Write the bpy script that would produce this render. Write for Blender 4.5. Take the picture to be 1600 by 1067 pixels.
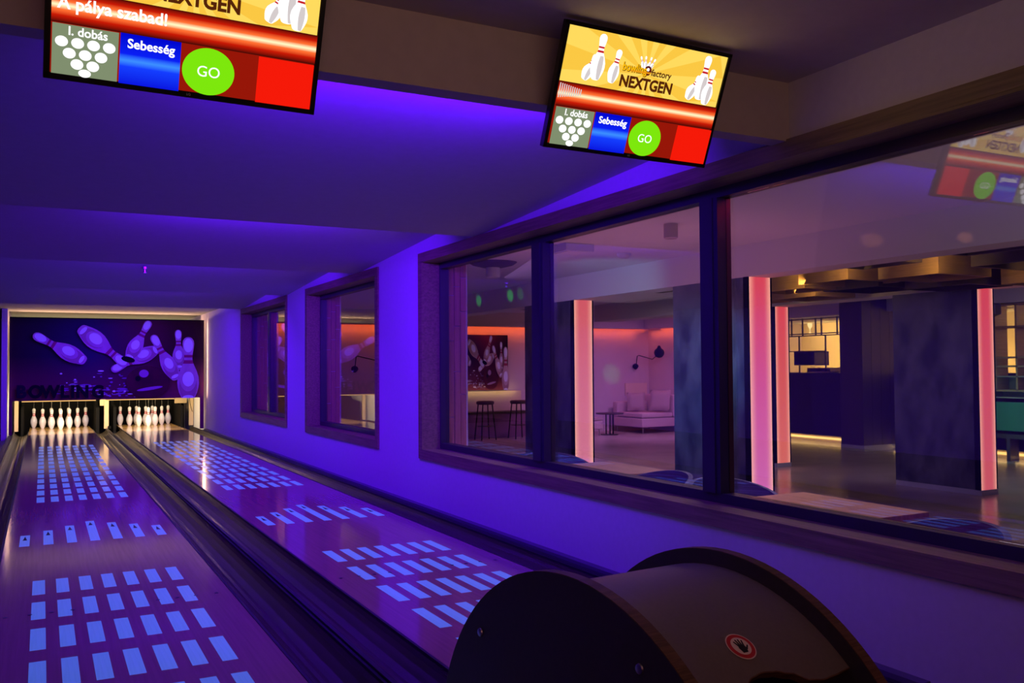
import bpy, bmesh, math, random
from mathutils import Vector, Matrix
random.seed(4)
SC = bpy.context.scene
for o in list(bpy.data.objects): bpy.data.objects.remove(o)
COL = SC.collection
PI = math.pi
def R(d): return math.radians(d)

# ---------------------------------------------------------------- camera
cam_d = bpy.data.cameras.new('camera'); cam_d.sensor_width = 36.0
cam_d.lens = 1398.925/1600*36; cam_d.clip_start = .02; cam_d.clip_end = 200
cam = bpy.data.objects.new('camera', cam_d); COL.objects.link(cam)
yaw, pit, rol = .483193, .029396, -.0067078
CAM = Vector((-.3186, -.7918, 1.1096))
fw = Vector((math.sin(yaw)*math.cos(pit), math.cos(yaw)*math.cos(pit), math.sin(pit)))
rt = Vector((math.cos(yaw), -math.sin(yaw), 0)); up = rt.cross(fw)
r2 = rt*math.cos(rol)+up*math.sin(rol); u2 = -rt*math.sin(rol)+up*math.cos(rol)
M = Matrix((r2, u2, -fw)).transposed().to_4x4(); M.translation = CAM
cam.matrix_world = M
SC.camera = cam

# ---------------------------------------------------------------- world, exposure
SC.view_settings.view_transform = 'Standard'; SC.view_settings.look = 'None'
SC.view_settings.exposure = 0.0; SC.view_settings.gamma = 1.0
SC.view_settings.use_curve_mapping = False
SC.cycles.use_denoising = True
SC.cycles.max_bounces = 7; SC.cycles.diffuse_bounces = 3; SC.cycles.glossy_bounces = 4
SC.cycles.transparent_max_bounces = 16; SC.cycles.sample_clamp_indirect = 4
SC.cycles.caustics_reflective = False; SC.cycles.caustics_refractive = False
w = bpy.data.worlds.new('world'); SC.world = w; w.use_nodes = True
w.node_tree.nodes['Background'].inputs[0].default_value = (.02, .015, .03, 1)
w.node_tree.nodes['Background'].inputs[1].default_value = .2

# ---------------------------------------------------------------- lights
def aim(o, d):
    o.rotation_euler = Vector(d).to_track_quat('-Z', 'Y').to_euler()
def area(loc, d, sx, sy, col, power, spread=180, name='area_light'):
    l = bpy.data.lights.new(name, 'AREA'); l.shape = 'RECTANGLE'; l.size = sx; l.size_y = sy
    l.color = col; l.energy = power; l.spread = R(spread)
    o = bpy.data.objects.new(name, l); COL.objects.link(o); o.location = loc; aim(o, d); return o
def spot(loc, tgt, col, power, ang, blend=.4, rad=.01, name='spot_light'):
    l = bpy.data.lights.new(name, 'SPOT'); l.color = col; l.energy = power; l.spot_size = R(ang)
    l.spot_blend = blend; l.shadow_soft_size = rad
    o = bpy.data.objects.new(name, l); COL.objects.link(o); o.location = loc
    aim(o, Vector(tgt)-Vector(loc)); return o
UV = (.095, .001, 1.0)
for yy, pw, pd in zip((2.06, 4.98, 7.69, 10.55, 13.37), (60, 46, 38, 30, 20), (17, 42, 42, 36, 20)):
    area((.85, yy, 2.13), (0, 1, -.12), 1.5, .05, UV, pw, 150, 'blacklight_glow')
    area((1.05, yy+.03, 2.07), (0, .55, -1), 1.4, .04, UV, pd, 170, 'blacklight_wash')
# pin deck lamps behind the mask
for lx in (-.05, 1.35):
    area((lx, 16.8, .66), (.04, .85, -.35), 1.1, .08, (1, .78, .46), 30.0, 150, 'pin_deck_light')
area((.77, 17.4, 2.0), (0, -1, .1), 3.0, .05, (1, .50, .36), 16, 170, 'mask_top_light')
area((2.350, 16.61, 1.32), (.5, -1, 0), .010, 1.38, (1, .55, .32), 2.2, 170, 'mask_edge_light')
area((-.820, 16.61, 1.32), (-.5, -1, 0), .010, 1.38, (1, .55, .32), .8, 170, 'mask_edge_light')
# players' end of the room: unseen dim warm fill lamps, added
area((.6, -.9, 1.9), (.05, 1, .22), 2.2, .3, (1, .58, .42), 2.6, 130, 'room_fill')
area((-.6, -2.5, 1.9), (.25, 1, -.3), 1.5, .5, (1, .3, .35), 3.5, 120, 'room_fill')
area((1.1, .6, 2.1), (0, .1, 1), .4, .3, (1, .7, .45), .35, 180, 'room_fill')
# lounge
area((10.9, 14.2, 2.25), (.1, .6, -.8), 2.5, 1.2, (.60, .22, .74), 72, 120, 'lounge_fill')  # unseen fill lamps added to lift lounge walls, tables, floor and soffit
area((4.6, 8.5, 2.2), (.6, -.2, -.5), 3.0, .6, (.5, .25, .75), 12, 170, 'lounge_fill')
area((4.0, 3.6, 2.25), (0, .01, -1), .4, 3.0, (.9, .58, .5), 30, 130, 'lounge_fill')
area((4.0, 1.2, 1.7), (.9, .55, .12), .8, .5, (.75, .6, .8), 6, 140, 'lounge_fill')
area((10.9, 6.5, 2.2), (.1, 0, -1), 1.5, 2.5, (.7, .55, .7), 26, 180, 'lounge_fill')
area((7.8, 10.5, 2.2), (0, 0, -1), 1.5, 2.5, (.75, .5, .62), 22, 180, 'lounge_fill')
area((4.5, 6.0, .9), (0, .2, 1), 2, 2.5, (.85, .25, .45), 12, 170, 'panel_spill')  # unseen uplight added for the panels' spill on the ceiling
for ya, yb in ((-.9, 5.1), (6.4, 8.1), (9.9, 12.5)):
    area((2.70, (ya+yb)/2+.4, 1.955), (.0, .35, -1), .05, yb-ya+.8, (1, .03, .12), (3.5 if ya < 0 else 8)*(yb-ya)/2, 150, 'red_led_strip')

# ---------------------------------------------------------------- material helpers
def srgb(r, g, b):
    f = lambda c: (c/255/12.92) if c/255 <= .04045 else ((c/255+.055)/1.055)**2.4
    return (f(r), f(g), f(b), 1)
def mat(name, col, rough=.6, metal=0, spec=.5, noise=0, nscale=8, stretch=None, bump=0, coat=0, emit=None, estr=0, col2=None, bscale=None):
    m = bpy.data.materials.new(name); m.use_nodes = True; n = m.node_tree.nodes; L = m.node_tree.links
    b = n['Principled BSDF']; col = tuple(col)+((1,) if len(col) == 3 else ())
    b.inputs['Base Color'].default_value = col; b.inputs['Roughness'].default_value = rough
    b.inputs['Metallic'].default_value = metal; b.inputs['Specular IOR Level'].default_value = spec
    if coat: b.inputs['Coat Weight'].default_value = coat; b.inputs['Coat Roughness'].default_value = .04
    if emit: b.inputs['Emission Color'].default_value = tuple(emit)[:3]+(1,); b.inputs['Emission Strength'].default_value = estr
    if noise or bump or col2:
        tc = n.new('ShaderNodeTexCoord'); mp = n.new('ShaderNodeMapping'); nz = n.new('ShaderNodeTexNoise')
        nz.inputs['Scale'].default_value = nscale; nz.inputs['Detail'].default_value = 5
        mp.inputs['Scale'].default_value = stretch or (1, 1, 1)
        L.new(tc.outputs['Object'], mp.inputs['Vector']); L.new(mp.outputs['Vector'], nz.inputs['Vector'])
        if noise or col2:
            mx = n.new('ShaderNodeMix'); mx.data_type = 'RGBA'
            c2 = tuple(col2)[:3]+(1,) if col2 else tuple(c*(1-noise) for c in col[:3])+(1,)
            rp = n.new('ShaderNodeMapRange'); rp.inputs[1].default_value = .35; rp.inputs[2].default_value = .65
            L.new(nz.outputs['Fac'], rp.inputs[0]); L.new(rp.outputs[0], mx.inputs['Factor'])
            mx.inputs['A'].default_value = col; mx.inputs['B'].default_value = c2
            L.new(mx.outputs['Result'], b.inputs['Base Color'])
        if bump:
            bp = n.new('ShaderNodeBump'); bp.inputs['Strength'].default_value = bump; bp.inputs['Distance'].default_value = .01
            L.new(nz.outputs['Fac'], bp.inputs['Height']); L.new(bp.outputs['Normal'], b.inputs['Normal'])
    return m
def emis(name, col, s=1.0):
    m = bpy.data.materials.new(name); m.use_nodes = True; n = m.node_tree.nodes; n.clear()
    e = n.new('ShaderNodeEmission'); o = n.new('ShaderNodeOutputMaterial')
    e.inputs[0].default_value = tuple(col)[:3]+(1,); e.inputs[1].default_value = s
    m.node_tree.links.new(e.outputs[0], o.inputs[0]); return m
def ramp_emis(name, axis, lo, hi, stops, s=1.0):
    """emission whose colour runs along one object axis (a display's own gradient)"""
    m = emis(name, (1, 1, 1), s); n = m.node_tree.nodes; L = m.node_tree.links
    tc = n.new('ShaderNodeTexCoord'); sp = n.new('ShaderNodeSeparateXYZ'); mr = n.new('ShaderNodeMapRange'); cr = n.new('ShaderNodeValToRGB')
    L.new(tc.outputs['Object'], sp.inputs[0]); L.new(sp.outputs[axis], mr.inputs[0])
    mr.inputs[1].default_value = lo; mr.inputs[2].default_value = hi
    L.new(mr.outputs[0], cr.inputs[0]); e = cr.color_ramp
    while len(e.elements) < len(stops): e.elements.new(.5)
    for el, (p, c) in zip(e.elements, stops): el.position = p; el.color = c
    L.new(cr.outputs[0], n['Emission'].inputs[0]); return m

M_wall = mat('white_plaster', (.72, .72, .74), .85, noise=.04, nscale=30, bump=.05)
M_ceil = mat('ceiling_plaster', (.56, .62, .54), .9, noise=.04, nscale=20, bump=.05)
M_beam = mat('beam_plaster', (.60, .55, .5), .85, noise=.05, nscale=20)
M_cas = mat('window_casing_oak', (.30, .235, .115), .55, noise=.35, nscale=6, stretch=(8, .6, 12), bump=.15)
M_frame = mat('dark_window_frame', (.035, .03, .05), .4)
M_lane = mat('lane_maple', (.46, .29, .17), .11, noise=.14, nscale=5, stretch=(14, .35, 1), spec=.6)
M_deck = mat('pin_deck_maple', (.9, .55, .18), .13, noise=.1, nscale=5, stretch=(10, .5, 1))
M_mark = mat('lane_marking', (.42, .62, .72), .2, noise=.1, nscale=6, stretch=(20, .5, 1), emit=(.03, .125, .28), estr=.75)
M_black = mat('black_print', (.01, .01, .015), .4)
M_gut = mat('gutter_plastic', (.06, .045, .03), .26, noise=.3, nscale=5, stretch=(30, .3, 1), spec=.7)
M_rail = mat('rail_black', (.02, .018, .025), .45)
M_ledge = mat('ledge_plastic', (.12, .10, .16), .4)
M_floor = mat('dark_carpet', (.05, .04, .06), .9, noise=.5, nscale=150, bump=.3)
M_pin = mat('pin_coating', (.86, .86, .88), .22, spec=.6)
M_red = mat('pin_stripe_red', (.7, .03, .05), .3)
M_cord = mat('cord', (.35, .33, .3), .7)
M_blk = mat('matt_black', (.006, .006, .006), .9, spec=.1)
M_cream = mat('cream_post', (.48, .36, .20), .6)
M_bez = mat('bezel_black', (.012, .012, .014), .25)
M_side = mat('charcoal_laminate', (.055, .05, .06), .5, noise=.12, nscale=80)
M_ply = mat('plywood_edge', (.16, .085, .04), .55, noise=.5, nscale=20, stretch=(1, 1, 20))
M_cover = mat('hood_laminate', (.18, .165, .15), .38, noise=.08, nscale=120)
M_screw = mat('steel_screw', (.5, .5, .5), .35, metal=1)
M_stone = mat('dark_slate_wallpaper', (.035, .045, .09), .5, nscale=2.2, stretch=(2.2, 2.2, 1.2), col2=(.15, .17, .22), bump=.8)
M_lfloor = mat('lounge_tile', (.50, .44, .42), .22, noise=.25, nscale=1.2, spec=.5)
M_lwall = mat('lounge_plaster', (.66, .55, .60), .85)
M_soffit = mat('soffit_white', (.72, .72, .75), .8)
M_dkwood = mat('dark_wood', (.07, .045, .03), .5, noise=.5, nscale=4, stretch=(10, 10, .6))
M_box = mat('oak_box', (.42, .26, .12), .5, noise=.3, nscale=5, stretch=(.5, .5, 14))
M_boxd = mat('dark_walnut_box', (.07, .05, .045), .55, noise=.3, nscale=5, stretch=(1, 1, 12))
M_clad = mat('reveal_planks', (.55, .24, .16), .6, noise=.3, nscale=5, stretch=(10, 10, .7), bump=.2)
M_metal = mat('dark_metal', (.03, .025, .025), .35, metal=.6)
M_fab = mat('sofa_linen', (.62, .48, .50), .9, noise=.1, nscale=60, bump=.2)
M_fabd = mat('cushion_linen', (.5, .37, .36), .9, noise=.2, nscale=60, bump=.2)
M_stripe = mat('striped_tub_fabric', (.03, .04, .12), .8, nscale=3, stretch=(.3, .3, 26), col2=(.12, .15, .35))
M_table = mat('walnut_tabletop', (.42, .27, .2), .4, noise=.3, nscale=5, stretch=(10, .5, 1))
M_grey = mat('grey_plastic', (.55, .6, .7), .5)
M_barfront = mat('bar_front_black', (.012, .010, .014), .4, spec=.2)
M_cylw = mat('backbar_plaster', (.8, .66, .42), .8)

def glass():
    m = bpy.data.materials.new('window_glass'); m.use_nodes = True; n = m.node_tree.nodes; L = m.node_tree.links; n.clear()
    o = n.new('ShaderNodeOutputMaterial'); mx = n.new('ShaderNodeMixShader'); t = n.new('ShaderNodeBsdfTransparent')
    g = n.new('ShaderNodeBsdfGlossy'); g.inputs['Roughness'].default_value = 0.004; g.inputs['Color'].default_value = (1, 1, 1, 1)
    t.inputs[0].default_value = (.95, .95, .96, 1)
    lw = n.new('ShaderNodeLayerWeight'); lw.inputs[0].default_value = .5
    p = n.new('ShaderNodeMath'); p.operation = 'POWER'; p.inputs[1].default_value = 5
    a = n.new('ShaderNodeMath'); a.operation = 'MULTIPLY_ADD'; a.inputs[1].default_value = .93; a.inputs[2].default_value = .07
    L.new(lw.outputs['Facing'], p.inputs[0]); L.new(p.outputs[0], a.inputs[0]); L.new(a.outputs[0], mx.inputs[0])
    L.new(t.outputs[0], mx.inputs[1]); L.new(g.outputs[0], mx.inputs[2]); L.new(mx.outputs[0], o.inputs[0])
    return m
M_glass = glass()

# ---------------------------------------------------------------- mesh helpers
def tag(o, label=None, cat=None, group=None, kind=None):
    if label: o['label'] = label
    if cat: o['category'] = cat
    if group: o['group'] = group
    if kind: o['kind'] = kind
    return o
def empty(name, loc=(0, 0, 0), rz=0, **k):
    o = bpy.data.objects.new(name, None); o.empty_display_size = .1; COL.objects.link(o)
    o.location = loc; o.rotation_euler = (0, 0, rz); return tag(o, **k)
class MB:
    def __init__(s): s.v = []; s.f = []
    def add(s, vs, fs):
        k = len(s.v); s.v += [tuple(v) for v in vs]; s.f += [tuple(i+k for i in f) for f in fs]; return s
    def box(s, x0, x1, y0, y1, z0, z1):
        vs = [(x, y, z) for z in (z0, z1) for y in (y0, y1) for x in (x0, x1)]
        return s.add(vs, [(0, 2, 3, 1), (4, 5, 7, 6), (0, 1, 5, 4), (2, 6, 7, 3), (0, 4, 6, 2), (1, 3, 7, 5)])
    def prism(s, pts, h0, h1, plane='xz'):
        """polygon extruded: plane 'xz' (depth y), 'yz' (depth x), 'xy' (depth z)"""
        n = len(pts)
        P = {'xz': lambda a, b, h: (a, h, b), 'yz': lambda a, b, h: (h, a, b), 'xy': lambda a, b, h: (a, b, h)}[plane]
        vs = [P(a, b, h0) for a, b in pts]+[P(a, b, h1) for a, b in pts]
        fs = [tuple(range(n)), tuple(range(2*n-1, n-1, -1))]+[(i, i+n, (i+1) % n+n, (i+1) % n) for i in range(n)]
        return s.add(vs, fs)
    def lathe(s, prof, seg=24, c=(0, 0, 0)):
        vs = []; fs = []
        for r, z in prof:
            for k in range(seg):
                a = 2*PI*k/seg; vs.append((c[0]+r*math.cos(a), c[1]+r*math.sin(a), c[2]+z))
        for i in range(len(prof)-1):
            for k in range(seg):
                fs.append((i*seg+k, i*seg+(k+1) % seg, (i+1)*seg+(k+1) % seg, (i+1)*seg+k))
        if prof[0][0] > 1e-4: fs.append(tuple(range(seg))[::-1])
        if prof[-1][0] > 1e-4: fs.append(tuple((len(prof)-1)*seg+k for k in range(seg)))
        return s.add(vs, fs)
    def tube(s, pts, r, seg=8):
        pts = [Vector(p) for p in pts]; vs = []; fs = []
        for i, p in enumerate(pts):
            d = (pts[min(i+1, len(pts)-1)]-pts[max(i-1, 0)]).normalized()
            a = d.cross(Vector((0, 0, 1)));
            if a.length < 1e-3: a = d.cross(Vector((1, 0, 0)))
            a.normalize(); b = d.cross(a)
            for k in range(seg):
                t = 2*PI*k/seg; vs.append(p+a*r*math.cos(t)+b*r*math.sin(t))
        for i in range(len(pts)-1):
            for k in range(seg): fs.append((i*seg+k, i*seg+(k+1) % seg, (i+1)*seg+(k+1) % seg, (i+1)*seg+k))
        fs.append(tuple(range(seg))[::-1]); fs.append(tuple((len(pts)-1)*seg+k for k in range(seg)))
        return s.add(vs, fs)
    def mesh(s, name, m, smooth=False, bevel=0):
        me = bpy.data.meshes.new(name); me.from_pydata(s.v, [], s.f)
        bm = bmesh.new(); bm.from_mesh(me); bmesh.ops.recalc_face_normals(bm, faces=bm.faces)
        if bevel: bmesh.ops.bevel(bm, geom=list(bm.edges), offset=bevel, segments=2, affect='EDGES', profile=.6)
        bm.to_mesh(me); bm.free()
        me.materials.append(m)
        if smooth:
            me.polygons.foreach_set('use_smooth', [True]*len(me.polygons))
            me.set_sharp_from_angle(angle=R(40))
        return me
    def build(s, name, m, parent=None, smooth=False, bevel=0, **k):
        return link(name, s.mesh(name, m, smooth, bevel), parent, **k)
def link(name, me, parent=None, loc=(0, 0, 0), **k):
    o = bpy.data.objects.new(name, me); COL.objects.link(o); o.location = loc
    if parent: o.parent = parent
    return tag(o, **k)
def box(name, b, m, parent=None, bevel=0, **k):
    return MB().box(*b).build(name, m, parent, bevel=bevel, **k)
def copy_tree(o, parent=None):
    c = o.copy(); COL.objects.link(c)
    if parent: c.parent = parent
    for ch in list(o.children): copy_tree(ch, c)
    return c
def flat(pts, y=0, th=.0004):
    return MB().prism(pts, y, y-th, 'xz')
def text(name, s, size, m, parent, loc, rot=(PI/2, 0, 0), align='CENTER', th=.0002, shear=0, sx=1, **k):
    c = bpy.data.curves.new(name, 'FONT'); c.body = s; c.size = size; c.align_x = align; c.align_y = 'CENTER'
    c.extrude = th; c.shear = shear; c.resolution_u = 4
    if k.pop('bold', 0): c.offset = size*k.pop('fat', .022)
    t = bpy.data.objects.new(name, c); COL.objects.link(t)
    me = bpy.data.meshes.new_from_object(t.evaluated_get(bpy.context.evaluated_depsgraph_get()))
    bpy.data.objects.remove(t); me.materials.clear(); me.materials.append(m)
    o = link(name, me, parent, loc, **k); o.rotation_euler = rot; o.scale = (sx, 1, 1); return o

def KX(x): return -.3186+(x+.3186)*.93
def KY(y): return -.7918+(y+.7918)*.93
def KZ(z): return 1.1096+(z-1.1096)*.93
XW = KX(2.60)      # lane-side face of the window wall
ZF = -.40          # lounge floor
ZC = 2.32          # lounge ceiling

# ================================================================ SETTING
box('floor', (2.79, 17, -3, 17.4, ZF-.1, ZF), M_lfloor, kind='structure', label='smooth grey brown lounge floor beyond the glass')
box('floor', (-4.6, XW, -4, 1.35, -.2, 0), M_floor, kind='structure', label='dark approach floor at the players end')
box('floor', (-4.6, XW, 1.35, 20, -.3, -.16), M_blk, kind='structure', label='dark substructure floor under the lanes')
box('floor', (-4.6, -.84, 1.35, 16.4, -.16, -.05), M_ledge, kind='structure', label='dark ledge floor left of the lanes')
# ceiling: saw-tooth panels falling away from the players
ceil = empty('ceiling', (0, 0, 0), kind='structure', label='white saw-tooth ceiling over the lanes')
ZL, ZH = 2.04, 2.20
ys = [2.00, 4.90, 7.61, 10.47, 13.29]
for i in range(4):
    y0, y1 = ys[i]+(.03 if i else 0), ys[i+1]
    MB().prism([(y0, ZH), (y1, ZL), (y1+.03, ZL), (y1+.03, ZH+.08), (y0, ZH+.08)], -4.6, XW, 'yz').build('ceiling_panel', M_ceil, ceil)
box('ceiling_panel', (-4.6, XW, 13.32, 20.2, 2.17, 2.27), M_ceil, ceil)
box('ceiling_panel', (-4.6, XW+.4, -4, 1.915, 2.275, 2.4), M_beam, ceil)
box('trim_1', (-4.6, XW, 1.915, 2.00, 2.032, 2.4), M_beam, kind='structure', label='brown lit dropped beam face behind the monitors')
# small sprinkler dot on the ceiling
sp = empty('sprinkler', (.57, 8.7, 2.09), label='tiny bright sprinkler head on the blue ceiling', cat='sprinkler')
MB().lathe([(.03, .04), (.03, .02), (.012, .015), (.012, -.01), (.022, -.015), (.022, -.02)], 12).build('head', M_screw, sp, smooth=True)
# walls
wr = MB()
WINS = [(11.34, 14.35), (7.64, 10.23), (-1.1, 6.43)]
WZ0, WZ1 = .40, 2.04
XO = 2.79
wr.box(XW, XO, -4, 20.2, ZF-.1, KZ(WZ0)); wr.box(XW, XO, -4, 20.2, KZ(WZ1), 2.6)
for a, b in ((14.35, 22.8), (10.23, 11.34), (6.43, 7.64), (-4.2, -1.1)): wr.box(XW, XO, KY(a), min(20.2, KY(b)), KZ(WZ0), KZ(WZ1))
wr.build('wall_right', M_wall, kind='structure', label='white plaster window wall beside the right lane')
box('wall_back', (-4.6, XW, 20.0, 20.2, -.3, 2.4), M_wall, kind='structure', label='wall behind the pin machines')
box('wall_left', (-4.7, -4.6, -4, 20.2, -.3, 2.6), M_wall, kind='structure', label='white wall on the far left of the bowling room')
box('wall_front', (-4.6, XO, -4.1, -4, -.3, 2.6), M_beam, kind='structure', label='wall behind the players')
box('wall_lounge_back', (2.79, 12.85, 17.1, 17.3, ZF, 2.6), M_lwall, kind='structure', label='pink purple lit lounge back wall')
box('wall_lounge_side', (12.85, 13.0, 14.6, 17.1, ZF, 2.6), M_lwall, kind='structure', label='lounge side wall meeting the back wall at the armchair')
box('wall_lounge_return', (13.0, 15.6, 14.6, 14.75, ZF, 2.6), M_lwall, kind='structure')
box('wall_bar', (15.4, 15.6, 4, 14.6, ZF, 2.6), M_cylw, kind='structure', label='yellow lit wall behind the bar')
box('wall_lounge_right', (15.4, 15.6, -3, 4, ZF, 2.6), M_stone, kind='structure')
box('wall_lounge_front', (2.79, 15.6, -3.1, -3, ZF, 2.6), M_stone, kind='structure')
box('ceiling', (2.79, 15.6, -3, 17.3, ZC, ZC+.1), M_soffit, kind='structure', label='smooth lounge ceiling')
# ledge and outer rails of the lanes
box('trim_2', (2.348, XW, 1.3, 16.6, -.16, .022), M_ledge, kind='structure', label='dark ledge between right gutter and window wall')

# windows ---------------------------------------------------------
def window(n, a, b, mulls, label):
    e = empty('window_%d' % n, (KX(2.8), KY((a+b)/2), KZ(WZ0)), kind='structure', label=label); ox, oy, oz = e.location
    def bb(mb, x0, x1, y0, y1, z0, z1): mb.box(KX(x0)-ox, KX(x1)-ox, KY(y0)-oy, KY(y1)-oy, KZ(z0)-oz, KZ(z1)-oz)
    c = .07; XW = 2.60
    for nm, (y0, y1, z0, z1) in (('casing_head', (a-c, b+c, WZ1, WZ1+c)), ('casing_sill', (a-c, b+c, WZ0-c, WZ0)),
                                 ('casing_jamb', (a-c, a, WZ0, WZ1)), ('casing_jamb', (b, b+c, WZ0, WZ1))):
        mb = MB(); bb(mb, XW-.018, XW-.0005, y0, y1, z0, z1)
        t = .012                                                # the lining that turns into the opening
        if nm == 'casing_head': bb(mb, XW-.018, 2.75, a, b, z0-t, z0+.001)
        elif nm == 'casing_sill': bb(mb, XW-.018, 2.75, a, b, z1-.001, z1+t)
        elif y0 < a: bb(mb, XW-.018, 2.75, y1-.001, y1+t, z0, z1)
        else: bb(mb, XW-.018, 2.75, y0-t, y0+.001, z0, z1)
        mb.build(nm, M_cas, e)
    mb = MB(); f0, f1 = 2.75, 2.83; g = .062
    bb(mb, f0, f1, a, b, WZ0, WZ0+g); bb(mb, f0, f1, a, b, WZ1-g, WZ1)
    bb(mb, f0, f1, a, a+.035, WZ0+g, WZ1-g); bb(mb, f0, f1, b-.035, b, WZ0+g, WZ1-g)
    mb.build('window_frame', M_frame, e)
    ed = [a+.035]
    for m0, m1 in mulls:
        mb = MB(); bb(mb, f0-.01, f1, m0, m1, WZ0+g, WZ1-g); bb(mb, f0-.02, f0-.01, m0+.03, m1-.03, WZ0+g, WZ1-g)
        mb.build('mullion', M_frame, e); ed += [m0, m1]
    ed.append(b-.035)
    for i in range(0, len(ed), 2):
        mb = MB(); bb(mb, 2.795, 2.801, ed[i], ed[i+1], WZ0+g, WZ1-g); mb.build('pane', M_glass, e)
    # plank-clad outer reveal at the far jamb: three upright strips of staggered boards
    for k in range(3):
        x0 = 2.835+k*.058
        cuts = [WZ0]+[WZ0+.28+.2*((k*2) % 3), WZ0+.95+.13*k, WZ0+1.35+.08*k]+[WZ1]
        for z0, z1 in zip(cuts[:-1], cuts[1:]):
            mb = MB(); bb(mb, x0, x0+.052, b-.012-.006*((k+int(z0*7)) % 2), b, z0+.003, z1-.003); mb.build('plank', M_clad, e)
    return e
window(1, 11.34, 14.35, [(12.90, 13.08)], 'farthest two pane window in the blue wall')
window(2, 7.64, 10.23, [], 'middle single pane window in the blue wall')
window(3, -1.1, 6.43, [(4.575, 4.735), (2.765, 2.905), (.72, .86)], 'large window nearest the camera looking into the lounge')

# ================================================================ LANES
LX = 1.551; HW = .5242; FOUL = 1.35; HP = 18.288
def lane(x, label, nm):
    e = empty('bowling_lane', (x, FOUL, 0), label=label, cat='bowling lane', group='bowling lanes')
    box('lane_surface', (-HW, HW, 0, 18.0-FOUL, -.05, 0), M_lane, e)
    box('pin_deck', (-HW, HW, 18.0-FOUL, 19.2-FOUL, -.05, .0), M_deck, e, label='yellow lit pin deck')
    me = MB().box(-.029, .029, 0, .335, 0, .0008).mesh('marking', M_mark)
    me2 = MB().box(-.030, .030, 0, .35, 0, .0008).mesh('marking', M_mark)
    for r in range(6):
        for i in range(7): link('marking', me, e, (-.326+.109*i, 4.268-.4975*r-FOUL, 0))
    for r in range(13):
        for i in range(7): link('marking', me2, e, (-.323+.109*i, 7.78+.4925*r-FOUL, 0))
    tri = MB().prism([(-.0135, 0), (.0135, 0), (.0, .15)], .0008, .0012, 'xy').mesh('arrow', M_black)
    for i in range(7):
        L = .42+.143*(3-abs(3-i)); b0 = 5.693
        o = box('marking', (-.029, .029, 0, L, 0, .0008), M_mark, e); o.location = (-.411+.1365*i, b0-FOUL, 0)
        link('arrow', tri, o, (0, L-.20, 0))
    dot = MB().lathe([(.010, .0008), (.010, .0013)], 10).mesh('dot', M_black)
    for i in (-4.2, -3.3, -2.5, -1.7, 1.7, 2.5, 3.3, 4.2): link('dot', dot, e, (.109*i, 3.87-FOUL, 0))
    return e
lane(0, 'left bowling lane with glowing blue dashes', 0)
lane(LX, 'right bowling lane ending behind the ball return hood', 1)

def gutter(x0, x1, label, z0=0):
    """concave ribbed channel"""
    e = empty('gutter', ((x0+x1)/2, FOUL, 0), label=label, cat='gutter', group='gutters')
    n = 14; h = (x1-x0)/2; top = []; 
    for k in range(n+1):
        u = -1+2*k/n; top.append((u*h, -.085*(1-u*u)**.8 + (.0025 if 2 < k < n-2 and k % 2 else 0)-.002))
    pts = top+[(h, -.11), (-h, -.11)]
    MB().prism(pts, 0, 17.9-FOUL, 'xz').build('channel', M_gut, e)
    for s in (-1, 1): box('gutter_lip', (s*h-.006, s*h+.006, 0, 17.9-FOUL, -.03, .0015), M_rail, e)
    return e
gutter(-HW-.236, -HW-.008, 'ribbed gutter on the left side of the left lane')
gutter(HW+.008, .765, 'ribbed gutter on the right side of the left lane')
gutter(.795, LX-HW-.008, 'ribbed gutter on the left side of the right lane')
gutter(LX+HW+.008, LX+HW+.236, 'ribbed gutter beside the blue window wall')
box('gutter_divider', (.7725, .7875, FOUL, 17.9, -.1, .012), M_rail, label='black divider rail between the two middle gutters', cat='rail')
box('gutter_rail', (LX+HW+.242, 2.345, FOUL, 16.6, -.12, .004), M_rail, label='black rail along the right outer gutter', cat='rail')
box('gutter_rail', (-.82, -HW-.242, FOUL, 16.6, -.12, .02), M_rail, label='black rail along the left outer gutter', cat='rail')

# pins ------------------------------------------------------------
PROF = [(1.02, 0), (1.4, .75), (1.95, 2.25), (2.25, 3.375), (2.38, 4.5), (2.28, 5.875), (1.85, 7.25), (1.25, 8.625), (.99, 9.375),
        (.90, 10), (.93, 10.875), (1.06, 11.75), (1.2, 12.625), (1.27, 13.5), (1.16, 14.2), (.82, 14.7), (.4, 14.95), (0.01, 15)]
IN = .0254
def pr(z):
    for (a, za), (b, zb) in zip(PROF, PROF[1:]):
        if za <= z <= zb: return a+(b-a)*(z-za)/(zb-za)
def make_pin():
    e = empty('bowling_pin')
    MB().lathe([(r*IN, z*IN) for r, z in PROF], 20).build('pin_body', M_pin, e, smooth=True)
    for z0, z1 in ((9.1, 9.75), (10.35, 10.9)):
        MB().lathe([((pr(z)+.025)*IN, z*IN) for z in (z0, (z0+z1)/2, z1)], 20).build('stripe', M_red, e, smooth=True)
    MB().tube([(0, 0, 15*IN), (0, 0, .56)], .0018, 5).build('cord', M_cord, e)
    return e
SPOTS = {1: (0, 0), 2: (-1, 1), 3: (1, 1), 4: (-2, 2), 5: (0, 2), 6: (2, 2), 7: (-3, 3), 8: (-1, 3), 9: (1, 3), 10: (3, 3)}
POS = {1: 'head pin at the front of the triangle', 2: 'second row, left', 3: 'second row, right', 4: 'third row, left', 5: 'third row, middle',
       6: 'third row, right', 7: 'back row, far left', 8: 'back row, second from left', 9: 'back row, second from right', 10: 'back row, far right'}
pin0 = make_pin(); first = True
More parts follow.
